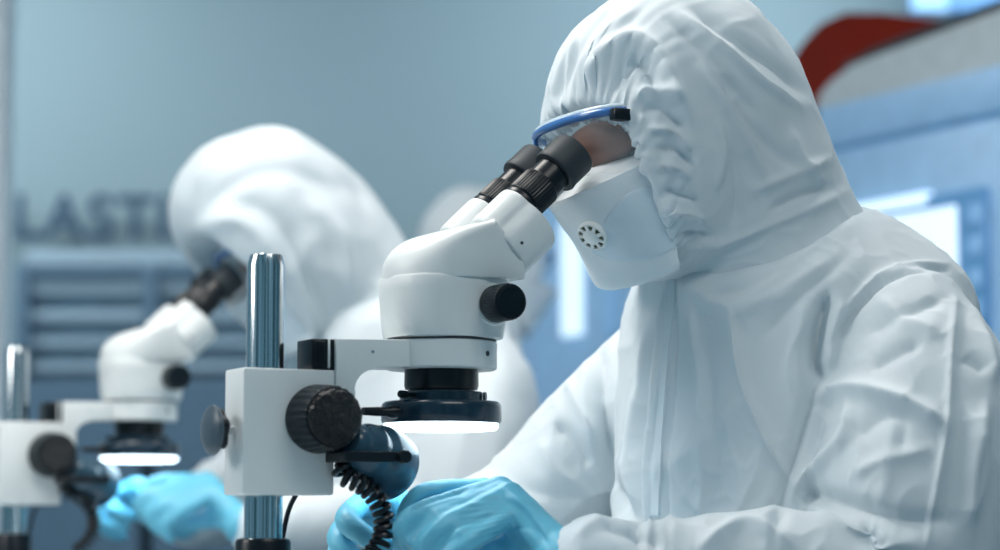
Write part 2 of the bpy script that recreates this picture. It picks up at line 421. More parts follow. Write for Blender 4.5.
    for i, p in enumerate(path):
        tg = (path[min(i + 1, len(path) - 1)] - path[max(i - 1, 0)]).normalized()
        if i: acc += (p - path[i - 1]).length
        u = (u - tg * u.dot(tg)).normalized(); v = tg.cross(u); an = 2 * PI * acc / .0074
        hel.append(p + (u * math.cos(an) + v * math.sin(an)) * .0070)
    bm = bmesh.new(); sweep(bm, hel, .0026, 8, True); obj('coiled_cord', bm, M['black'], sl)
    c1 = [(.046, .012, .10), (.034, .022, .075), (.028, .026, .045), (.03, .05, .01), (.02, .10, -.022), (.06, .30, -.0235)]
    bm = bmesh.new(); sweep(bm, cr(c1, 8), .0022, 10, True); obj('light_cable', bm, M['black'], t)
    return t

# ------------------------------------------------------------------ worker in coveralls
def rot_xz(p, piv, ang):
    """tip forward (towards -x) about a pivot in the mid plane"""
    c, s = math.cos(ang), math.sin(ang); dx, dz = p.x - piv[0], p.z - piv[1]
    return Vector((piv[0] + dx * c - dz * s, p.y, piv[1] + dx * s + dz * c))
HOOD = [
    (.320, .430, .376, .292, .066), (.306, .437, .372, .287, .077), (.300, .453, .380, .284, .086), (.313, .508, .390, .284, .096),
    (.368, .556, .398, .284, .106), (.444, .567, .404, .284, .106), (.506, .520, .406, .284, .102), (.547, .448, .408, .284, .102),
    (.575, .384, .408, .280, .108), (.604, .335, .404, .268, .120)]
TORSO = [  # front x,z  back x,z  half width
    (.440, .315, .575, .365, .080), (.412, .300, .632, .345, .120), (.402, .270, .690, .297, .165), (.397, .215, .700, .225, .180),
    (.392, .100, .705, .110, .192), (.385, -.020, .715, -.010, .195), (.376, -.150, .70, -.150, .20), (.372, -.300, .70, -.30, .205), (.40, -.37, .67, -.37, .17)]
LHAND = dict(wrist=lambda: lp(566, 560, -.135), fingers=lambda: [
    [lp(484, 492, -.040), lp(428, 494, -.036), lp(409, 511, -.030), lp(403, 533, -.026)],
    [lp(500, 490, -.060), lp(424, 513, -.066), lp(404, 529, -.058), lp(414, 549, -.046)],
    [lp(510, 496, -.080), lp(446, 528, -.088), lp(424, 551, -.076), lp(436, 568, -.062)],
    [lp(518, 510, -.096), lp(468, 543, -.102), lp(446, 562, -.090), lp(454, 580, -.078)]],
    web=(1, 2), thumb=lambda: [lp(516, 548, -.070), lp(470, 555, -.034), lp(436, 552, -.022), lp(410, 546, -.018)])
RHAND = dict(wrist=lambda: lp(446, 552, .070), fingers=lambda: [
    [lp(380, 500, .038), lp(397, 497, .004), lp(408, 512, -.004), lp(416, 530, -.008)],
    [lp(363, 505, .050), lp(347, 519, .024), lp(362, 534, .006), lp(384, 545, .000)],
    [lp(354, 516, .064), lp(338, 538, .042), lp(352, 556, .024), lp(374, 562, .014)],
    [lp(356, 530, .078), lp(336, 555, .060), lp(350, 572, .044), lp(370, 576, .034)]],
    thumb=lambda: [lp(420, 540, .050), lp(412, 528, .020), lp(418, 535, .004), lp(424, 545, -.006)])
ARM_L = [(.558, -.150, .222, .070), (.548, -.188, .165, .082), (.530, -.208, .100, .090), (.512, -.213, .020, .086), (.470, -.205, -.005, .070), (.380, -.180, .022, .050), (.300, -.158, .022, .041), (.232, -.140, .026, .036)]
ARM_R = [(.565, .150, .235, .070), (.545, .184, .225, .073), (.470, .208, .152, .071), (.385, .232, .075, .062), (.335, .225, .055, .056), (.265, .150, .045, .045), (.215, .095, .045, .038)]

def hand_bm(bm, h, k=1.0, mp=lambda p: p):
    W = h['wrist'](); fs = h['fingers'](); th = h['thumb']()
    r0 = [.0106, .0108, .0102, .0092]
    for f, r in zip(fs, r0):
        base = W.lerp(f[0], .5)
        sweep(bm, [mp(p) for p in (W, base, f[0])], [.019 * k, .0155 * k, .0128 * k], 14, True)
        pts = [tuple(p) + (q,) for p, q in zip(f, (r * 1.14, r * 1.02, r * .93, r * .80))]
        c = cr(pts, 5)
        sweep(bm, [mp(Vector(p[:3])) for p in c], [p[3] * k for p in c], 14, True)
    for a, b in zip(fs, fs[1:]):
        m = a[0].lerp(b[0], .5)
        sweep(bm, [mp(W.lerp(m, .35)), mp(W.lerp(m, .93))], [.017 * k, .0132 * k], 12, True)
    for i in h.get('web', ()):
        a, b = fs[i], fs[i + 1]
        sweep(bm, [mp(p.lerp(q, .5)) for p, q in zip(a, b)], [.0118 * k, .0105 * k, .0095 * k, .006 * k], 12, True)
    pts = cr([tuple(W.lerp(th[0], .5)) + (.016,)] + [tuple(p) + (q,) for p, q in zip(th, (.0150, .0125, .0110, .0088))], 5)
    sweep(bm, [mp(Vector(p[:3])) for p in pts], [p[3] * k for p in pts], 14, True)
    return W

def make_worker(label, org=ORG, yaw=YAW, head=lambda p: p, tor=lambda p: p, arm=lambda p: p, detail=1, strokes={}, seed=0, arms=(ARM_L, ARM_R), hoodkeys=HOOD):
    mtx = MF(org, yaw)
    t = thing('person', label, 'person', mtx, None)
    fine = detail == 1
    # ---- body, one continuous skin under the clothes
    bm = bmesh.new()
    HM = Matrix.Rotation(R(-25), 3, 'Y')      # face turned down
    def hp(f, l, u):                          # head coordinates: forward, left, up from the skull centre
        q = HM @ Vector((-f, -l, u)); return head(Vector((.425, 0, .425)) + q)
    def ell(f, l, u, rf, rl, ru):
        r = bmesh.ops.create_uvsphere(bm, u_segments=28, v_segments=16, radius=1)
        for v in r['verts']: v.co = hp(f + v.co.x * rf, l + v.co.y * rl, u + v.co.z * ru)
    ell(-.004, 0, .025, .092, .070, .080); ell(.045, 0, -.045, .052, .056, .075); ell(.060, 0, -.098, .026, .028, .022)
    ell(.092, 0, .024, .020, .056, .022); ell(.104, 0, -.028, .022, .013, .014); ell(.094, 0, -.005, .014, .008, .024)
    for s in (-1, 1):
        ell(.068, s * .040, -.025, .024, .022, .020); ell(-.005, s * .072, -.01, .018, .009, .032)
    ell(.085, 0, -.066, .014, .024, .008)
    sweep(bm, [hp(-.02, 0, -.03), tor(Vector((.50, 0, .345))), tor(Vector((.56, 0, .24)))], [.055, .055, .07], 20, True)
    loft(bm, [[tor(Vector(((a[0] + a[2]) / 2 + (a[2] - a[0]) / 2 * .82 * math.cos(q), a[4] * .82 * math.sin(q), (a[1] + a[3]) / 2 + (a[3] - a[1]) / 2 * .82 * math.cos(q)))) for q in np.linspace(0, 2 * PI, 33)[:-1]] for a in TORSO[1:]])
    for A in arms:
        sweep(bm, [arm(Vector(a[:3])) for a in A], [a[3] * .60 for a in A], 16, True)
    for h in (LHAND, RHAND): hand_bm(bm, h, .48, arm)
    for A, h in zip(arms, (LHAND, RHAND)):
        sweep(bm, [arm(Vector(A[-2][:3])), arm(h['wrist']())], [.016, .012], 14, True)
    body = mesh_obj('body', fuse(bm, .004 if fine else .008, 5), M['skin'], t)
    for s in (-1, 1):
        bm = bmesh.new(); r = bmesh.ops.create_uvsphere(bm, u_segments=16, v_segments=10, radius=.012)
        for v in r['verts']: v.co = v.co + hp(.078, s * .032, -.002)
        obj('eye', bm, M['eye'], body)
    # ---- coverall
    bm = bmesh.new()
    rings = []
    for a in cr(TORSO, 5):
        ring = []
        for q in np.linspace(0, 2 * PI, 65)[:-1]:
            c, s = math.cos(q), math.sin(q); e = 2 / 2.3
            c = abs(c) ** e * math.copysign(1, c); s = abs(s) ** e * math.copysign(1, s)
            ring.append(tor(Vector(((a[0] + a[2]) / 2 - (a[2] - a[0]) / 2 * c, -a[4] * s, (a[1] + a[3]) / 2 - (a[3] - a[1]) / 2 * c))))
        rings.append(ring)
    loft(bm, rings)
    for A in arms:
        c = cr(A, 5); sweep(bm, [arm(Vector(p[:3])) for p in c], [p[3] for p in c], 32, True)
    me = fuse(bm, .0055 if fine else .010, 9, 1 if fine else 0)
    co, no = vcos(me), vnor(me)
    d = .0035 * ridge(co, 7, 9, 2.6, 1 + seed) + .0060 * crease(co, 9, (1, 1, .55), 2 + seed) + .0034 * crease(co, 19, (1, 1, .7), 3 + seed) + .0015 * crease(co, 42, (1, 1, .8), 4 + seed)
    if not fine: d = d * 1.7
    d = d * .85 + (folds(co, no, mtx, strokes['suit']) if 'suit' in strokes else 0)
    setcos(me, co + no * d[:, None])
    suit = mesh_obj('coverall', me, M['suit'], t)
    if fine:
        from mathutils.bvhtree import BVHTree
        mi = mtx.inverted(); cc = mi @ Vector((0, 0, CZ)); tr = BVHTree.FromPolygons([v.co for v in me.vertices], [tuple(p.vertices) for p in me.polygons])
        ed = cr([(668, 676, 272), (665, 676, 300), (659, 671, 350), (655, 667, 400), (651, 664, 450), (648, 662, 500), (646, 661, 560)], 8); grid = []
        for k, (xa, xb, yy) in enumerate(ed):
            row = []
            for j in range(9):
                px = xa + (xb - xa) * j / 8; dr = mi.to_3x3() @ ray(px, yy); h = tr.ray_cast(cc, dr.normalized())
                if h[0] is None: break
                n_ = h[1] if h[1].dot(dr) < 0 else -h[1]
                row.append(h[0] + n_ * (-.001 if j in (0, 8) else .0022 if j in (1, 7) else .0013))
            if len(row) < 9 or (grid and (row[4] - cc).length < (grid[-1][4] - cc).length - .02): break
            grid.append(row)
        bm = bmesh.new(); loft(bm, grid, False, False); obj('zip_flap', bm, M['suit'], suit, 60)
        p0 = tr.ray_cast(cc, (mi.to_3x3() @ ray(673, 269)).normalized())[0]
        bm = bmesh.new(); sweep(bm, [p0 + Vector((-.003, -.002, .001)), p0 + Vector((-.005, -.004, -.006)), p0 + Vector((-.004, -.004, -.011))], .0016, 8, True); obj('zip_pull', bm, M['slate'], suit)
    # ---- hood
    K = cr([tuple(k) + (i,) for i, k in enumerate(hoodkeys)], 16 if fine else 7)
    nu = 300 if fine else 110; bm = bmesh.new(); rings = []
    nst = len(hoodkeys) - 1
    for a in K:
        v = a[5]; ring = []
        top, bot = Vector((a[0], 0, a[1])), Vector((a[2], 0, a[3])); mid = (top + bot) / 2; hv = (top - bot) / 2
        for i in range(nu):
            q = 2 * PI * i / nu; c, s = math.cos(q), math.sin(q); e = 2 / (3.3 - 1.05 * min(1, v / 4))
            cc = abs(c) ** e * math.copysign(1, c); ss = abs(s) ** e * math.copysign(1, s)
            p = mid + hv * cc + Vector((0, -1, 0)) * a[4] * ss
            # gathers along the elastic
            g = math.exp(-max(0, v - 1) * .95) * (1 if v > .6 else .5)
            wv = math.sin(q * 44 + 3.5 * noise.noise(Vector((q * 4, v * .6, seed)))) * .55 + noise.noise(Vector((q * 13, v * .8, seed + 5))) * 1.2
            out = (p - mid).normalized()
            p = p + out * g * wv * .0068 + Vector((math.sin(q * 61 + 2 * noise.noise(Vector((q * 7, 0, 0)))) * .0016 * max(0, 1 - v), 0, 0))
            ring.append(head(p) if v < 6 else head(p).lerp(tor(p), (v - 6) / (nst - 6)))
        rings.append(ring)
    loft(bm, rings, True, False)
    finish(bm, None, 80)
    me = bpy.data.meshes.new('hood'); bm.to_mesh(me); bm.free()
    co, no = vcos(me), vnor(me)
    d = .0030 * ridge(co, 10, 10, 8, 4 + seed) + .0050 * crease(co, 11, (1, 1, .8), 5 + seed) + .0026 * crease(co, 24, (1, 1, 1), 6 + seed)
    if 'hood' in strokes: d = d * .75 + folds(co, no, mtx, strokes['hood'])
    setcos(me, co + no * d[:, None])
    hood = mesh_obj('hood', me, M['suit'], t)
    k0 = [i for i, a in enumerate(K) if a[5] >= .55][0] * nu
    loop = [Vector(c) for c in co[k0:k0 + nu]]
    ctr0 = sum(loop, Vector()) / nu; LP = []
    for i in range(nu * 2):
        p = loop[i // 2] if i % 2 == 0 else loop[i // 2].lerp(loop[(i // 2 + 1) % nu], .5)
        LP.append(p)
    bm = bmesh.new(); rings = []; n2 = len(LP)
    for i in range(n2):
        tg = (LP[(i + 2) % n2] - LP[i - 2]).normalized(); o_ = (LP[i] - ctr0).normalized(); o_ = (o_ - tg * o_.dot(tg)).normalized(); v_ = tg.cross(o_)
        r_ = .0021 * (1 + .45 * math.sin(i * .75 + 2.5 * noise.noise(LP[i] * 60)))
        rings.append([LP[i] + o_ * .0012 + (o_ * math.cos(2 * PI * k / 10) + v_ * math.sin(2 * PI * k / 10)) * r_ for k in range(10)])
    rings.append([p.copy() for p in rings[0]]); loft(bm, rings, True, False); obj('elastic_hem', bm, M['suit'], hood, 80)
    # ---- gloves
    for side, h in (('left', LHAND), ('right', RHAND)):
        bm = bmesh.new(); W = hand_bm(bm, h, 1.0, arm); A = arms[0] if side == 'left' else arms[1]
        c = Vector(A[-2][:3])
        sweep(bm, [arm(W.lerp(c, .5)), arm(W.lerp(c, .3)), arm(W)], [.026, .027, .026], 24, True)
        me = fuse(bm, .0022 if fine else .004, 7, 1 if fine else 0)
        co, no = vcos(me), vnor(me)
        d = .00035 * ridge(co, 45, 30, 40, 6) + .00022 * crease(co, 70, (1, .6, 1), 7)
        if 'glove' in strokes and side == 'left': d = d + folds(co, no, mtx, strokes['glove'])
        setcos(me, co + no * d[:, None])
        mesh_obj('glove', me, M['glove'], t)
    # ---- respirator
    prof = [(.338, .392), (.322, .385), (.306, .372), (.292, .358), (.283, .349), (.291, .340), (.302, .329), (.319, .3136), (.335, .2935), (.346, .2785), (.352, .2775), (.366, .282), (.378, .288)]
    side = [(.352, .064, .393), (.353, .065, .392), (.354, .066, .391), (.355, .067, .390), (.356, .068, .389), (.358, .0695, .372), (.361, .070, .354), (.364, .070, .334), (.367, .070, .312), (.369, .069, .300), (.372, .067, .294), (.376, .060, .291), (.380, .050, .292)]
    PS = cr([p + s for p, s in zip(prof, side)], 5); nx = 30; bm = bmesh.new(); rings = []
    for ia, a in enumerate(PS):
        ring = []; up = .0 if ia < 20 else .0034 * min(1, (ia - 19) / 1.0)
        for i in range(-nx, nx + 1):
            u = i / nx; f = PI / 2 * abs(u)
            k = (1 - math.cos(f)) ** .78; y = a[3] * math.sin(f) ** 1.0
            pt = Vector((a[0] + (a[2] - a[0]) * k, -y * math.copysign(1, u), a[1] + (a[4] - a[1]) * k))
            w = .0022 * noise.noise(pt * 60) if ia < 18 else .0008 * noise.noise(pt * 30)
            ring.append(pt + (pt - Vector((.38, 0, .335))).normalized() * (up + w))
        rings.append(ring)
    vs = loft(bm, rings, False, False)
    finish(bm, None, 60)
    # raised round filter pad, stitched upper edge
    bm.normal_update()
    cpad = lp(646, 223, -.060); moves = []
    for v in bm.verts:
        if v.co.y < -.01:
            dd = math.hypot(v.co.x - cpad.x, v.co.z - cpad.z) if True else 0
            if dd < .0: moves.append((v, v.normal * .001))
    ctr = Vector((.38, 0, .34))
    for v, m_ in moves:
        if m_.dot(v.co - ctr) < 0: m_ = -m_
        v.co += m_
    # the point and slope of the near side where the valve sits
    q0 = min(bm.verts, key=lambda v: (v.co - Vector((.3040, -.024, .311))).length if v.co.y < 0 else 9)
    vc, vn = q0.co.copy(), q0.normal.copy()
    if vn.dot(vc - ctr) < 0: vn = -vn
    from mathutils.bvhtree import BVHTree
    tree = BVHTree.FromBMesh(bm); bp = bmesh.new(); rings = []
    for rr_, up in ((.0305, -.0015), (.0300, .0010), (.0288, .0020), (.026, .0022), (.02, .0022), (.012, .0022), (.005, .0022), (.0006, .0022)):
        ring = []
        for i in range(64):
            q = 2 * PI * i / 64; x, z = cpad.x + rr_ * math.cos(q), cpad.z + rr_ * 1.08 * math.sin(q)
            hit = tree.ray_cast(Vector((x, -.3, z)), Vector((0, 1, 0)))
            if hit[0] is None: hit = tree.find_nearest(Vector((x, -.072, z)))
            pt, nn = hit[0], hit[1]
            if nn.y > 0: nn = -nn
            ring.append(head(pt + nn * up))
        rings.append(ring)
    loft(bp, rings)
    for v in bm.verts: v.co = head(v.co)
    mk = obj('respirator_mask', bm, M['mask'], t, 60)
    obj('filter_pad', bp, M['pad'], mk, 50)
    md = mk.modifiers.new('thick', 'SOLIDIFY'); md.thickness = .0014; md.offset = 0
    V = frame(vc, vn)
    def hv(bm): 
        for v in bm.verts: v.co = head(v.co)
    bm = bmesh.new(); rev(bm, [(.0150, -.002), (.0150, .002), (.0142, .0048), (.0128, .0052), (.0122, .0035), (.0, .0035)], V, 40); hv(bm); va = obj('exhalation_valve', bm, M['valve'], mk)
    bm = bmesh.new(); rev(bm, [(.0, .0036), (.0120, .0036), (.0120, .0042), (0, .0042)], V, 32); hv(bm); obj('valve_slots', bm, M['slot'], mk)
    bm = bmesh.new(); rev(bm, [(0, .004), (.0078, .004), (.0082, .0056), (.0070, .0062), (0, .0064)], V, 32)
    for k in range(9):
        box(bm, (.0065, -.0017, .0040), (.0128, .0017, .0056), .0003, 1, V @ Matrix.Rotation(2 * PI * k / 9, 4, 'Z'))
    hv(bm); obj('valve_cap', bm, M['valve'], mk)
    # ---- goggles: wrap-round lens, blue brow frame, temple clip
    top = [(.352, -.076, .4255), (.325, -.0735, .4275), (.303, -.066, .4260), (.290, -.050, .4240), (.2835, -.025, .4225), (.282, 0, .4215), (.2835, .025, .4205), (.290, .050, .419), (.303, .066, .418), (.325, .073, .418)]
    T = [Vector(p) for p in cr(top, 6)]
    bm = bmesh.new(); rings = []
    for p in T[8:]:
        dn = []
        for k in range(9):
            s = k / 8; dn.append(head(p + Vector((.036 * s - .006 * math.sin(PI * s), 0, -.056 * s))))
        rings.append(dn)
    loft(bm, rings, False, False); 
    gog = None
    bmf = bmesh.new(); sweep(bmf, [head(p + Vector((0, 0, .000))) for p in T], .0040, 12, True)
    e = T[-8]; sweep(bmf, cr([tuple(head(T[-14])), tuple(head(T[-14] + Vector((.002, .002, -.012)))), tuple(head(T[-14] + Vector((.010, .002, -.024))))], 6), .0026, 10, True)
    gog = obj('safety_goggles', bmf, M['gframe'], t)
    ln = obj('lens', bm, M['lens'], gog, 80)
    bm = bmesh.new(); sweep(bm, [head(p + Vector((.002, 0, .0045))) for p in T], .0030, 10, True); obj('clear_rim', bm, M['grim'], gog)
    bm = bmesh.new(); tp = lp(621, 114, -.0745)
    box(bm, (tp.x - .009, tp.y - .004, tp.z - .0060), (tp.x + .012, tp.y + .006, tp.z + .0050), .0015, 2); hv(bm); obj('temple_clip', bm, M['black'], gog)
    return t
#PART2
# ------------------------------------------------------------------ the bench, microscopes and workers
def make_bench():
    t = thing('lab_bench', 'long pale laboratory bench carrying both microscopes', 'bench', MF((ORG.x, ORG.y, 0)))
    zt = ORG.z - .03
    bm = bmesh.new(); box(bm, (-.36, -.55, zt - .035), (.37, 1.75, zt), .004, 2); obj('bench_top', bm, M['bench'], t)
    for x in (-.32, .33):
        for y in (-.5, 1.7):
            bm = bmesh.new(); box(bm, (x - .025, y - .025, .0), (x + .025, y + .025, zt - .036), .003, 1); obj('leg', bm, M['slate'], t)
    bm = bmesh.new(); box(bm, (-.30, -.49, zt - .10), (-.28, 1.69, zt - .037), .002, 1); obj('apron', bm, M['slate'], t)
    return t
M['bench'] = mat('bench_laminate', '#aebcc4', rough=.35)
make_bench()
scope = make_microscope('sharp stereo microscope with polished column and glowing ring light before the goggled worker')
scope2 = copy_tree(scope)
OR2 = Vector((-.625, 3.05, .94))
scope2.matrix_world = MF(OR2); scope2['label'] = 'out-of-focus stereo microscope standing before the worker further down the bench'

SUIT = [
    # collar shadow, chest drape
    ([(690, 272), (740, 262), (800, 238), (850, 212)], 9, -7), ([(684, 285), (735, 306), (790, 268), (850, 226)], 9, 4),
    ([(700, 300), (760, 285), (835, 240)], 7, -2.5), ([(720, 325), (770, 300), (830, 262)], 8, 2.5),
    ([(760, 340), (800, 300), (850, 255)], 8, -2),
    # arm hole
    ([(828, 294), (818, 330), (815, 360), (822, 378)], 6, -11), ([(843, 300), (832, 340), (830, 372)], 7, 4), ([(806, 300), (798, 345), (800, 390)], 9, 3),
    # shoulder seam
    ([(946, 272), (908, 274), (882, 286), (852, 316), (830, 348)], 2.6, -3.4), ([(946, 265), (906, 267), (876, 279), (845, 310)], 3.2, 2.2),
    # sleeve
    ([(814, 398), (850, 390), (890, 398), (920, 410), (948, 428)], 9, 7), ([(872, 372), (895, 358), (922, 344)], 7, -3.2),
    ([(850, 404), (849, 432), (826, 460), (804, 480), (792, 500)], 6, 5), ([(858, 440), (880, 420), (906, 418)], 10, -3.2), ([(906, 408), (903, 450)], 6, -1.5),
    ([(800, 492), (846, 504), (905, 520), (945, 520)], 9, -7), ([(790, 478), (822, 520), (868, 536), (922, 545)], 8, 5),
    ([(856, 476), (884, 462), (930, 450)], 8, 3), ([(880, 300), (900, 320), (940, 335)], 8, 3), ([(868, 335), (905, 318), (945, 300)], 7, -3),
    ([(954, 300), (950, 360), (948, 418), (938, 480), (926, 548)], 3.0, 2.6), ([(966, 310), (962, 380), (956, 450), (946, 530)], 8, -2.5),
    ([(968, 300), (984, 345), (992, 385)], 6, 4), ([(985, 400), (975, 460), (968, 530)], 8, 4), ([(965, 355), (985, 372)], 5, -3),
    ([(818, 380), (800, 430), (786, 480), (775, 538)], 7, -6),
    # chest panel and zip flap
    ([(735, 312), (746, 380), (770, 440), (790, 480)], 4, 4, .5), ([(744, 312), (758, 380), (784, 440)], 9, -1.2),
    ([(671, 268), (664, 330), (658, 400), (652, 470), (648, 548)], 3.2, 4), ([(679, 268), (676, 340), (672, 420), (668, 548)], 3, -3), ([(663, 300), (650, 380), (644, 450), (638, 548)], 5, -5),
    ([(655, 320), (642, 390), (632, 450), (630, 520)], 5, 4), ([(690, 290), (702, 380), (706, 460), (704, 540)], 7, 2.5), ([(620, 300), (634, 340), (640, 400)], 8, -2),
    ([(700, 330), (718, 420), (722, 520)], 9, -1.5),
    # far arm
    ([(598, 330), (600, 390), (613, 463), (634, 530)], 6, -7), ([(588, 340), (586, 400), (596, 470)], 8, 3),
    ([(556, 425), (572, 440), (592, 466)], 7, -4), ([(540, 440), (556, 470), (590, 492)], 8, 3), ([(570, 380), (580, 410), (600, 440)], 6, 3),
    ([(490, 470), (530, 490), (580, 500)], 8, -3),
    # near forearm along the bottom
    ([(598, 528), (640, 536), (665, 548)], 7, -4), ([(700, 548), (735, 524), (765, 530), (790, 548)], 7, 5), ([(575, 540), (600, 524), (640, 530)], 6, 3),
]
HOODS_ = [
    ([(588, 96), (600, 62), (630, 38), (655, 50), (672, 82), (690, 118)], 9, 5), ([(612, 92), (628, 64), (645, 66), (656, 96)], 8, -5),
    ([(636, 100), (648, 88), (664, 92), (680, 100)], 6, 4), ([(640, 112), (660, 108), (684, 130)], 5, -3), ([(650, 128), (672, 132), (690, 150)], 4, 3), ([(654, 150), (676, 150), (694, 168)], 4, -2.5),
    ([(656, 166), (676, 168), (690, 178)], 4, 2.5), ([(664, 190), (682, 196), (696, 200)], 4, -2.5), ([(668, 212), (690, 214), (704, 220)], 4, 2.5), ([(674, 236), (694, 232), (712, 236)], 4, -2),
    ([(680, 14), (712, 40), (760, 82), (800, 108)], 4, 3), ([(692, 6), (725, 34), (770, 66), (802, 94)], 6, -3), ([(668, 20), (700, 48), (735, 88), (760, 116)], 6, -2.5),
    ([(700, 70), (728, 110), (752, 150), (770, 190)], 7, 3), ([(722, 78), (745, 118), (775, 150), (800, 170)], 7, -3), ([(716, 120), (722, 150), (715, 190)], 6, 2.5), ([(734, 150), (740, 190), (735, 225)], 6, -2.5),
    ([(752, 190), (790, 176), (828, 160)], 6, 3), ([(770, 210), (800, 196), (836, 186)], 6, -3), ([(790, 130), (800, 160), (826, 186)], 6, 3),
    ([(560, 96), (572, 60), (592, 30), (620, 6)], 5, -2), ([(572, 98), (586, 64), (606, 36), (636, 10)], 5, 2), ([(552, 98), (562, 62), (580, 32)], 4, 2),
    ([(690, 250), (740, 238), (790, 218), (840, 196)], 6, 3),
]
HOODS = [(a, w_ * .9, h_ * 1.25) for a, w_, h_ in HOODS_]
GLOVE = [([(406, 512), (430, 500), (470, 488)], 3, -2.2)] + [([(548, 540 - 3 * k), (520 - 3 * k, 520 - 4 * k), (470 - 4 * k, 530 - 5 * k)], 2.6, -.8) for k in range(-2, 6)] + [([(505, 488), (530, 512), (548, 536)], 3, 1), ([(420, 545), (440, 520), (480, 500)], 3, 1.0), ([(430, 548), (460, 526), (500, 512)], 3, -.9)]
worker = make_worker('worker in white hooded coverall, blue goggles and valved respirator, sharp in front', strokes=dict(suit=SUIT, hood=HOODS, glove=GLOVE))

HOODR = [([(200, 215), (240, 180), (290, 172), (345, 196)], 8, -4), ([(240, 150), (275, 132), (310, 150), (350, 185)], 8, 6), ([(190, 232), (230, 220), (260, 236), (285, 280)], 8, 5),
    ([(225, 200), (270, 215), (300, 260), (320, 310)], 8, -5), ([(300, 140), (335, 172), (370, 205)], 7, -5), ([(310, 200), (340, 240), (350, 290)], 8, 8), ([(230, 130), (215, 160), (195, 190)], 8, 6)]
def head2(p): q = rot_xz(p, (.335, .395), R(7)); return q + Vector((.004, 0, .008))
def tor2(p): return rot_xz(p, (.56, .0), R(3)) + Vector((.015, 0, .06))
def arm2(p):
    k = max(0, min(1, (p.x - .25) / .3)); return p + Vector((.045 - .025 * k, 0, .028 + .030 * k))
HOOD2 = [h[:5] for h in HOOD]
for i, (dx, dz) in {1: (-.030, .002), 2: (-.068, .002), 3: (-.084, .008), 4: (-.084, .016), 5: (-.060, .018), 6: (-.036, .006), 7: (-.026, -.002), 8: (-.02, -.006)}.items():
    h = HOOD[i]; HOOD2[i] = (h[0] + dx, h[1] + dz) + h[2:]
worker2 = make_worker('out-of-focus worker in white coverall, head bowed over the microscope further down the bench', org=OR2, head=head2, tor=tor2, arm=arm2, detail=0, seed=3, hoodkeys=HOOD2, strokes=dict(hood=HOODR))
OR3 = Vector((-.044, 4.35, 1.04)) - Matrix.Rotation(YAW + R(165), 3, 'Z') @ Vector((.44, 0, 0))
worker3 = make_worker('blurred white hood of a worker far behind, mostly hidden by the sharp microscope', org=OR3, yaw=YAW + R(165), detail=0, seed=8, head=lambda p: rot_xz(p, (.5, .33), R(-10)))

# ------------------------------------------------------------------ the room
M['wall'] = mat('wall_paint', '#8ba2a9', rough=.8, vary=.02, vscale=1.5)
M['pillar'] = mat('pillar_paint', '#eaf2f5', rough=.7)
M['floor'] = mat('floor_vinyl', '#7d8f99', rough=.4)
M['ceil'] = mat('ceiling_paint', '#c9d3d8', rough=.8)
M['letter'] = mat('letter_blue', '#2f4c63', rough=.6)
M['rackdark'] = mat('rack_dark', '#587488', rough=.6)
M['rackmid'] = mat('rack_mid', '#7d98a8', rough=.6)
M['rackboard'] = mat('rack_board', '#9ab1be', rough=.6)
M['red'] = mat('red_enamel', '#7d1e0c', rough=.7, spec=.15)
M['case'] = mat('casing_grey', '#b9c4c8', rough=.5)
M['blue'] = mat('blue_panel', '#9cc6ea', rough=.3, spec=.4, emit='#5f9bd6', estr=.0)
M['bluedark'] = mat('blue_bezel', '#6ba3d6', rough=.35)
M['blueseam'] = mat('blue_seam', '#5a8fc0', rough=.5)
M['screen'] = mat('screen_glow', '#dff0fa', rough=.3, emit='#d6ecf8', estr=.75)
M['key'] = mat('key_glow', '#8cbce6', rough=.3, emit='#8cbce6', estr=.15)
M['strip'] = mat('strip_glow', '#d8ecfa', rough=.3, emit='#cfe8fb', estr=.9)
WY = R(6)
def wallM(px, py, Y): 
    m = Matrix.Rotation(WY, 4, 'Z'); m.translation = at(px, py, Y); return m
def struct(name, bm, m):
    o = obj(name, bm, m); o['kind'] = 'structure'; return o
bm = bmesh.new(); box(bm, (-4, 0, -1), (4, .1, 1.8), 0, 1, Matrix.Translation((0, 6.5, 1)) @ Matrix.Rotation(WY, 4, 'Z')); struct('wall_back', bm, M['wall'])
bm = bmesh.new(); box(bm, (-4, -1.0, -.1), (4, 7.0, 0)); struct('floor', bm, M['floor'])
bm = bmesh.new(); box(bm, (-4, .8, 2.80), (4, 7.0, 2.9)); struct('ceiling', bm, M['ceil'])
bm = bmesh.new(); box(bm, (-3.5, 4.72, 0), (-1.003, 4.80, 2.8)); struct('wall_left', bm, M['pillar'])
# lettering on the wall
y0 = 6.30
cu = bpy.data.curves.new('wall_lettering', 'FONT'); cu.body = 'LASTI'; cu.size = .168; cu.extrude = .006; cu.offset = .0042; cu.space_character = 1.12
fo = bpy.data.objects.new('tmp', cu); C.objects.link(fo); bpy.context.view_layer.update()
lme = bpy.data.meshes.new_from_object(fo.evaluated_get(bpy.context.evaluated_depsgraph_get())); bpy.data.objects.remove(fo)
lme.materials.clear(); lme.materials.append(M['letter'])
lo = bpy.data.objects.new('wall_lettering', lme); C.objects.link(lo)
p = at(12, 238, 6.30); 
lo.matrix_world = Matrix.Translation(p) @ Matrix.Rotation(WY * .6, 4, 'Z') @ Matrix.Rotation(R(90), 4, 'X') @ Matrix.Diagonal((.93, 1, 1, 1))
tag(lo, 'large dark blue block letters LASTI on the grey wall', 'lettering')
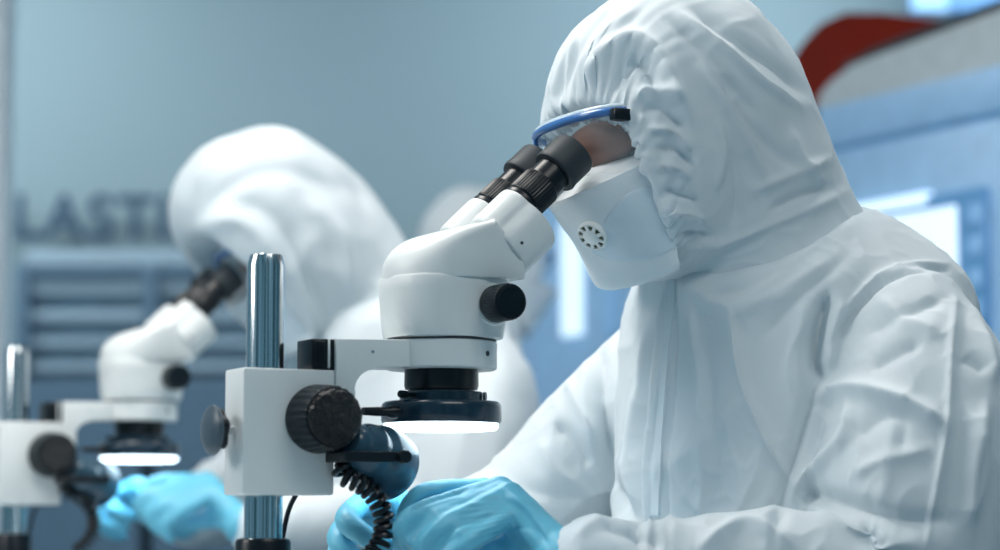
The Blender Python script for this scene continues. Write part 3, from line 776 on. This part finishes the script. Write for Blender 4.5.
# storage rack under the lettering
rk = thing('storage_rack', 'blurred blue-grey storage rack with level shelves under the wall letters', 'rack', Matrix.Translation((at(14, 400, 5.95).x, 5.95, 0)))
wr = at(430, 400, 5.95).x - at(14, 400, 5.95).x
def zz(py, Y=5.95): return at(200, py, Y).z
bm = bmesh.new(); box(bm, (0, .12, .02), (wr, .16, zz(246))); obj('back_panel', bm, M['rackmid'], rk)
for a, b in ((246, 262), (276, 291), (308, 318), (336, 344), (361, 369)):
    bm = bmesh.new(); box(bm, (0, .085, zz(b)), (wr, .13, zz(a)), .004, 1); obj('shelf', bm, M['rackboard'], rk)
bm = bmesh.new(); box(bm, (0, .06, .02), (wr, .12, zz(380)), .004, 1); obj('lower_door', bm, M['rackdark'], rk)
for px in (16, 146, 300, 428):
    bm = bmesh.new(); x = at(px, 300, 5.95).x - rk.location.x; box(bm, (x - .018, .06, 0), (x + .018, .12, zz(262)), .003, 1); obj('post', bm, M['rackdark'], rk)
bm = bmesh.new(); box(bm, (0, .07, zz(275)), (wr, .1, zz(265)), .002, 1); obj('rail', bm, M['rackdark'], rk)

# machine on the right
MY = R(30.3); MO = Vector((.608, 4.6, 0)); MM = MF(MO, MY); MI = MM.inverted()
def mp(px, py, xl=0):
    """photo pixel -> (y, z) on the machine's front, xl metres into it"""
    r = ray(px, py); c = Vector((0, 0, CZ)); n = (MM.to_3x3() @ Vector((1, 0, 0))); o = MM @ Vector((xl, 0, 0))
    q = MI @ (c + r * ((o - c).dot(n) / r.dot(n))); return q.y, q.z
mc = thing('lab_machine', 'large blurred machine with blue door, lit screen and red top behind the shoulder', 'machine', MM)
def outline(pix, xl): return [mp(x, y, xl) for x, y in pix]
bm = bmesh.new(); pr = outline([(813, 128), (813, 108), (818, 92), (830, 78), (850, 66), (880, 54), (1000, 10), (1120, -52)], 0)
prism(bm, [(pr[-1][0], .02)] + pr[::-1] + [(pr[0][0], .02)], .0, .75, .012, 3, 'x'); obj('casing', bm, M['case'], mc)
pr2 = [(y + .035 if i < 4 else y + .01, z + (.042 if i > 2 else .015)) for i, (y, z) in enumerate(pr)]
bm = bmesh.new(); prism(bm, [(pr2[-1][0], .03)] + pr2[::-1] + [(pr2[0][0], .03)], .06, .70, .006, 1, 'x'); obj('gap_shade', bm, M['seam'], mc)  # black band painting in the shaded gap between casing and red cover
bm = bmesh.new(); pr3 = outline([(772, 175), (774, 120), (778, 92), (786, 66), (800, 42), (818, 23), (842, 12), (880, 13), (945, 21), (1010, 36), (1010, 120)], .12)
prism(bm, pr3, .12, .55, .012, 3, 'x'); obj('top_cover', bm, M['red'], mc)
ya, za = mp(836, 106); zb = 1.805
bm = bmesh.new(); box(bm, (-.015, -1.5, 1.724), (.01, -.05, zb), .004, 2); box(bm, (-.015, -1.5, .35), (.01, -.05, 1.712), .004, 2); dr = obj('door', bm, M['blue'], mc)
bm = bmesh.new(); box(bm, (-.012, -1.5, 1.711), (.012, -.055, 1.725)); box(bm, (-.013, -.05, .35), (.012, -.022, zb)); obj('door_seam', bm, M['blueseam'], mc)
def panel(name, x0, x1, pxa, pya, pxb, pyb, m, parent, bev=.003):
    a = mp(pxa, pya, x0); b = mp(pxb, pyb, x0)
    bm = bmesh.new(); box(bm, (x0, min(a[0], b[0]), min(a[1], b[1])), (x1, max(a[0], b[0]), max(a[1], b[1])), bev, 1); return obj(name, bm, m, parent)
cpn = panel('control_panel', -.03, -.014, 838, 212, 986, 330, M['bluedark'], mc)
panel('screen', -.034, -.029, 845, 224, 958, 330, M['screen'], cpn)
panel('light_bar', -.034, -.012, 845, 206, 925, 204, M['strip'], cpn)
for py in (205, 237, 270, 302):
    panel('key', -.034, -.029, 967, py, 981, py + 16, M['key'], cpn)
# blue cabinet further down the row
cb = thing('equipment_cabinet', 'blurred blue cabinet with two lit strips between the microscope and the mask', 'cabinet', MM)
bm = bmesh.new(); box(bm, (0, .46, .02), (.5, 1.14, 1.785), .012, 2); obj('body', bm, M['bluedark'], cb)
bm = bmesh.new(); box(bm, (-.012, .48, .1), (.002, 1.12, 1.76), .004, 2); obj('door', bm, M['blue'], cb)
panel('light_strip', -.02, -.010, 560, 222, 581, 335, M['strip'], cb)
panel('light_strip', -.02, -.010, 603, 250, 616, 335, M['key'], cb)
# blue panel high on the back wall
def wbox(px0, py0, px1, py1, Y, d):
    a = at(px0, py1, Y); b = at(px1, py0, Y); return (a.x, Y - d, a.z), (b.x, Y, b.z)
bm = bmesh.new(); lo_, hi_ = wbox(908, -60, 1010, 15, 6.3, .04); box(bm, lo_, hi_, .006, 1); wm = obj('wall_screen', bm, M['blueseam']); tag(wm, 'pale blue screen high on the wall above the red machine top', 'screen')
bm = bmesh.new(); lo_, hi_ = wbox(912, -55, 946, 11, 6.258, .004); box(bm, lo_, hi_, .001, 1); obj('lit_area', bm, M['key'], wm)

# ------------------------------------------------------------------ light
def area(name, loc, to, sx, sy, power, col):
    l = bpy.data.lights.new(name, 'AREA'); l.shape = 'RECTANGLE'; l.size = sx; l.size_y = sy; l.energy = power; l.color = lin(col)[:3]
    o = bpy.data.objects.new(name, l); C.objects.link(o); o.location = loc
    o.rotation_euler = (Vector(to) - Vector(loc)).to_track_quat('-Z', 'Y').to_euler(); return o
area('overhead_light', (-.60, 2.35, 2.75), (-.05, 2.3, 1.1), .9, 1.0, 46, '#fffaf4')
area('overhead_light', (.55, 2.7, 2.75), (.4, 2.4, 1.1), 1.0, 1.0, 24, '#fffcf8')
area('overhead_light', (.6, .9, 2.72), (.2, 2.1, 1.15), 1.2, .9, 17, '#fffbf5')
area('overhead_light', (-1.7, 5.5, 2.75), (-1.7, 6.3, .9), 1.6, .8, 42, '#f4faff')
area('overhead_light', (1.0, 5.7, 2.75), (1.0, 6.5, 1.6), 1.6, .7, 36, '#eef7ff')  # unseen lamp added to lighten the back wall above the machine
area('side_lamp', (-2.3, 1.6, 2.2), (0, 2.1, 1.2), .8, .8, 21, '#fffcf8')
w = bpy.data.worlds.new('world'); S.world = w; w.use_nodes = True
nt = w.node_tree; tc = nt.nodes.new('ShaderNodeTexCoord'); mpg = nt.nodes.new('ShaderNodeMapping'); mpg.inputs['Scale'].default_value = (3.2, 3.2, .35)
nz = nt.nodes.new('ShaderNodeTexNoise'); nz.inputs['Scale'].default_value = 1.6; nz.inputs['Detail'].default_value = 1
rm = nt.nodes.new('ShaderNodeValToRGB'); rm.color_ramp.elements[0].position = .42; rm.color_ramp.elements[0].color = lin('#3a6778'); rm.color_ramp.elements[1].position = .60; rm.color_ramp.elements[1].color = lin('#9ad6f4')
nt.links.new(tc.outputs['Generated'], mpg.inputs['Vector']); nt.links.new(mpg.outputs['Vector'], nz.inputs['Vector']); nt.links.new(nz.outputs['Fac'], rm.inputs['Fac'])
nt.links.new(rm.outputs['Color'], nt.nodes['Background'].inputs['Color']); nt.nodes['Background'].inputs['Strength'].default_value = .50

S.view_settings.view_transform = 'Standard'; S.view_settings.look = 'None'; S.view_settings.gamma = 1; S.view_settings.use_curve_mapping = False
S.view_settings.exposure = 0.0
S.cycles.use_denoising = True
S.cycles.max_bounces = 8
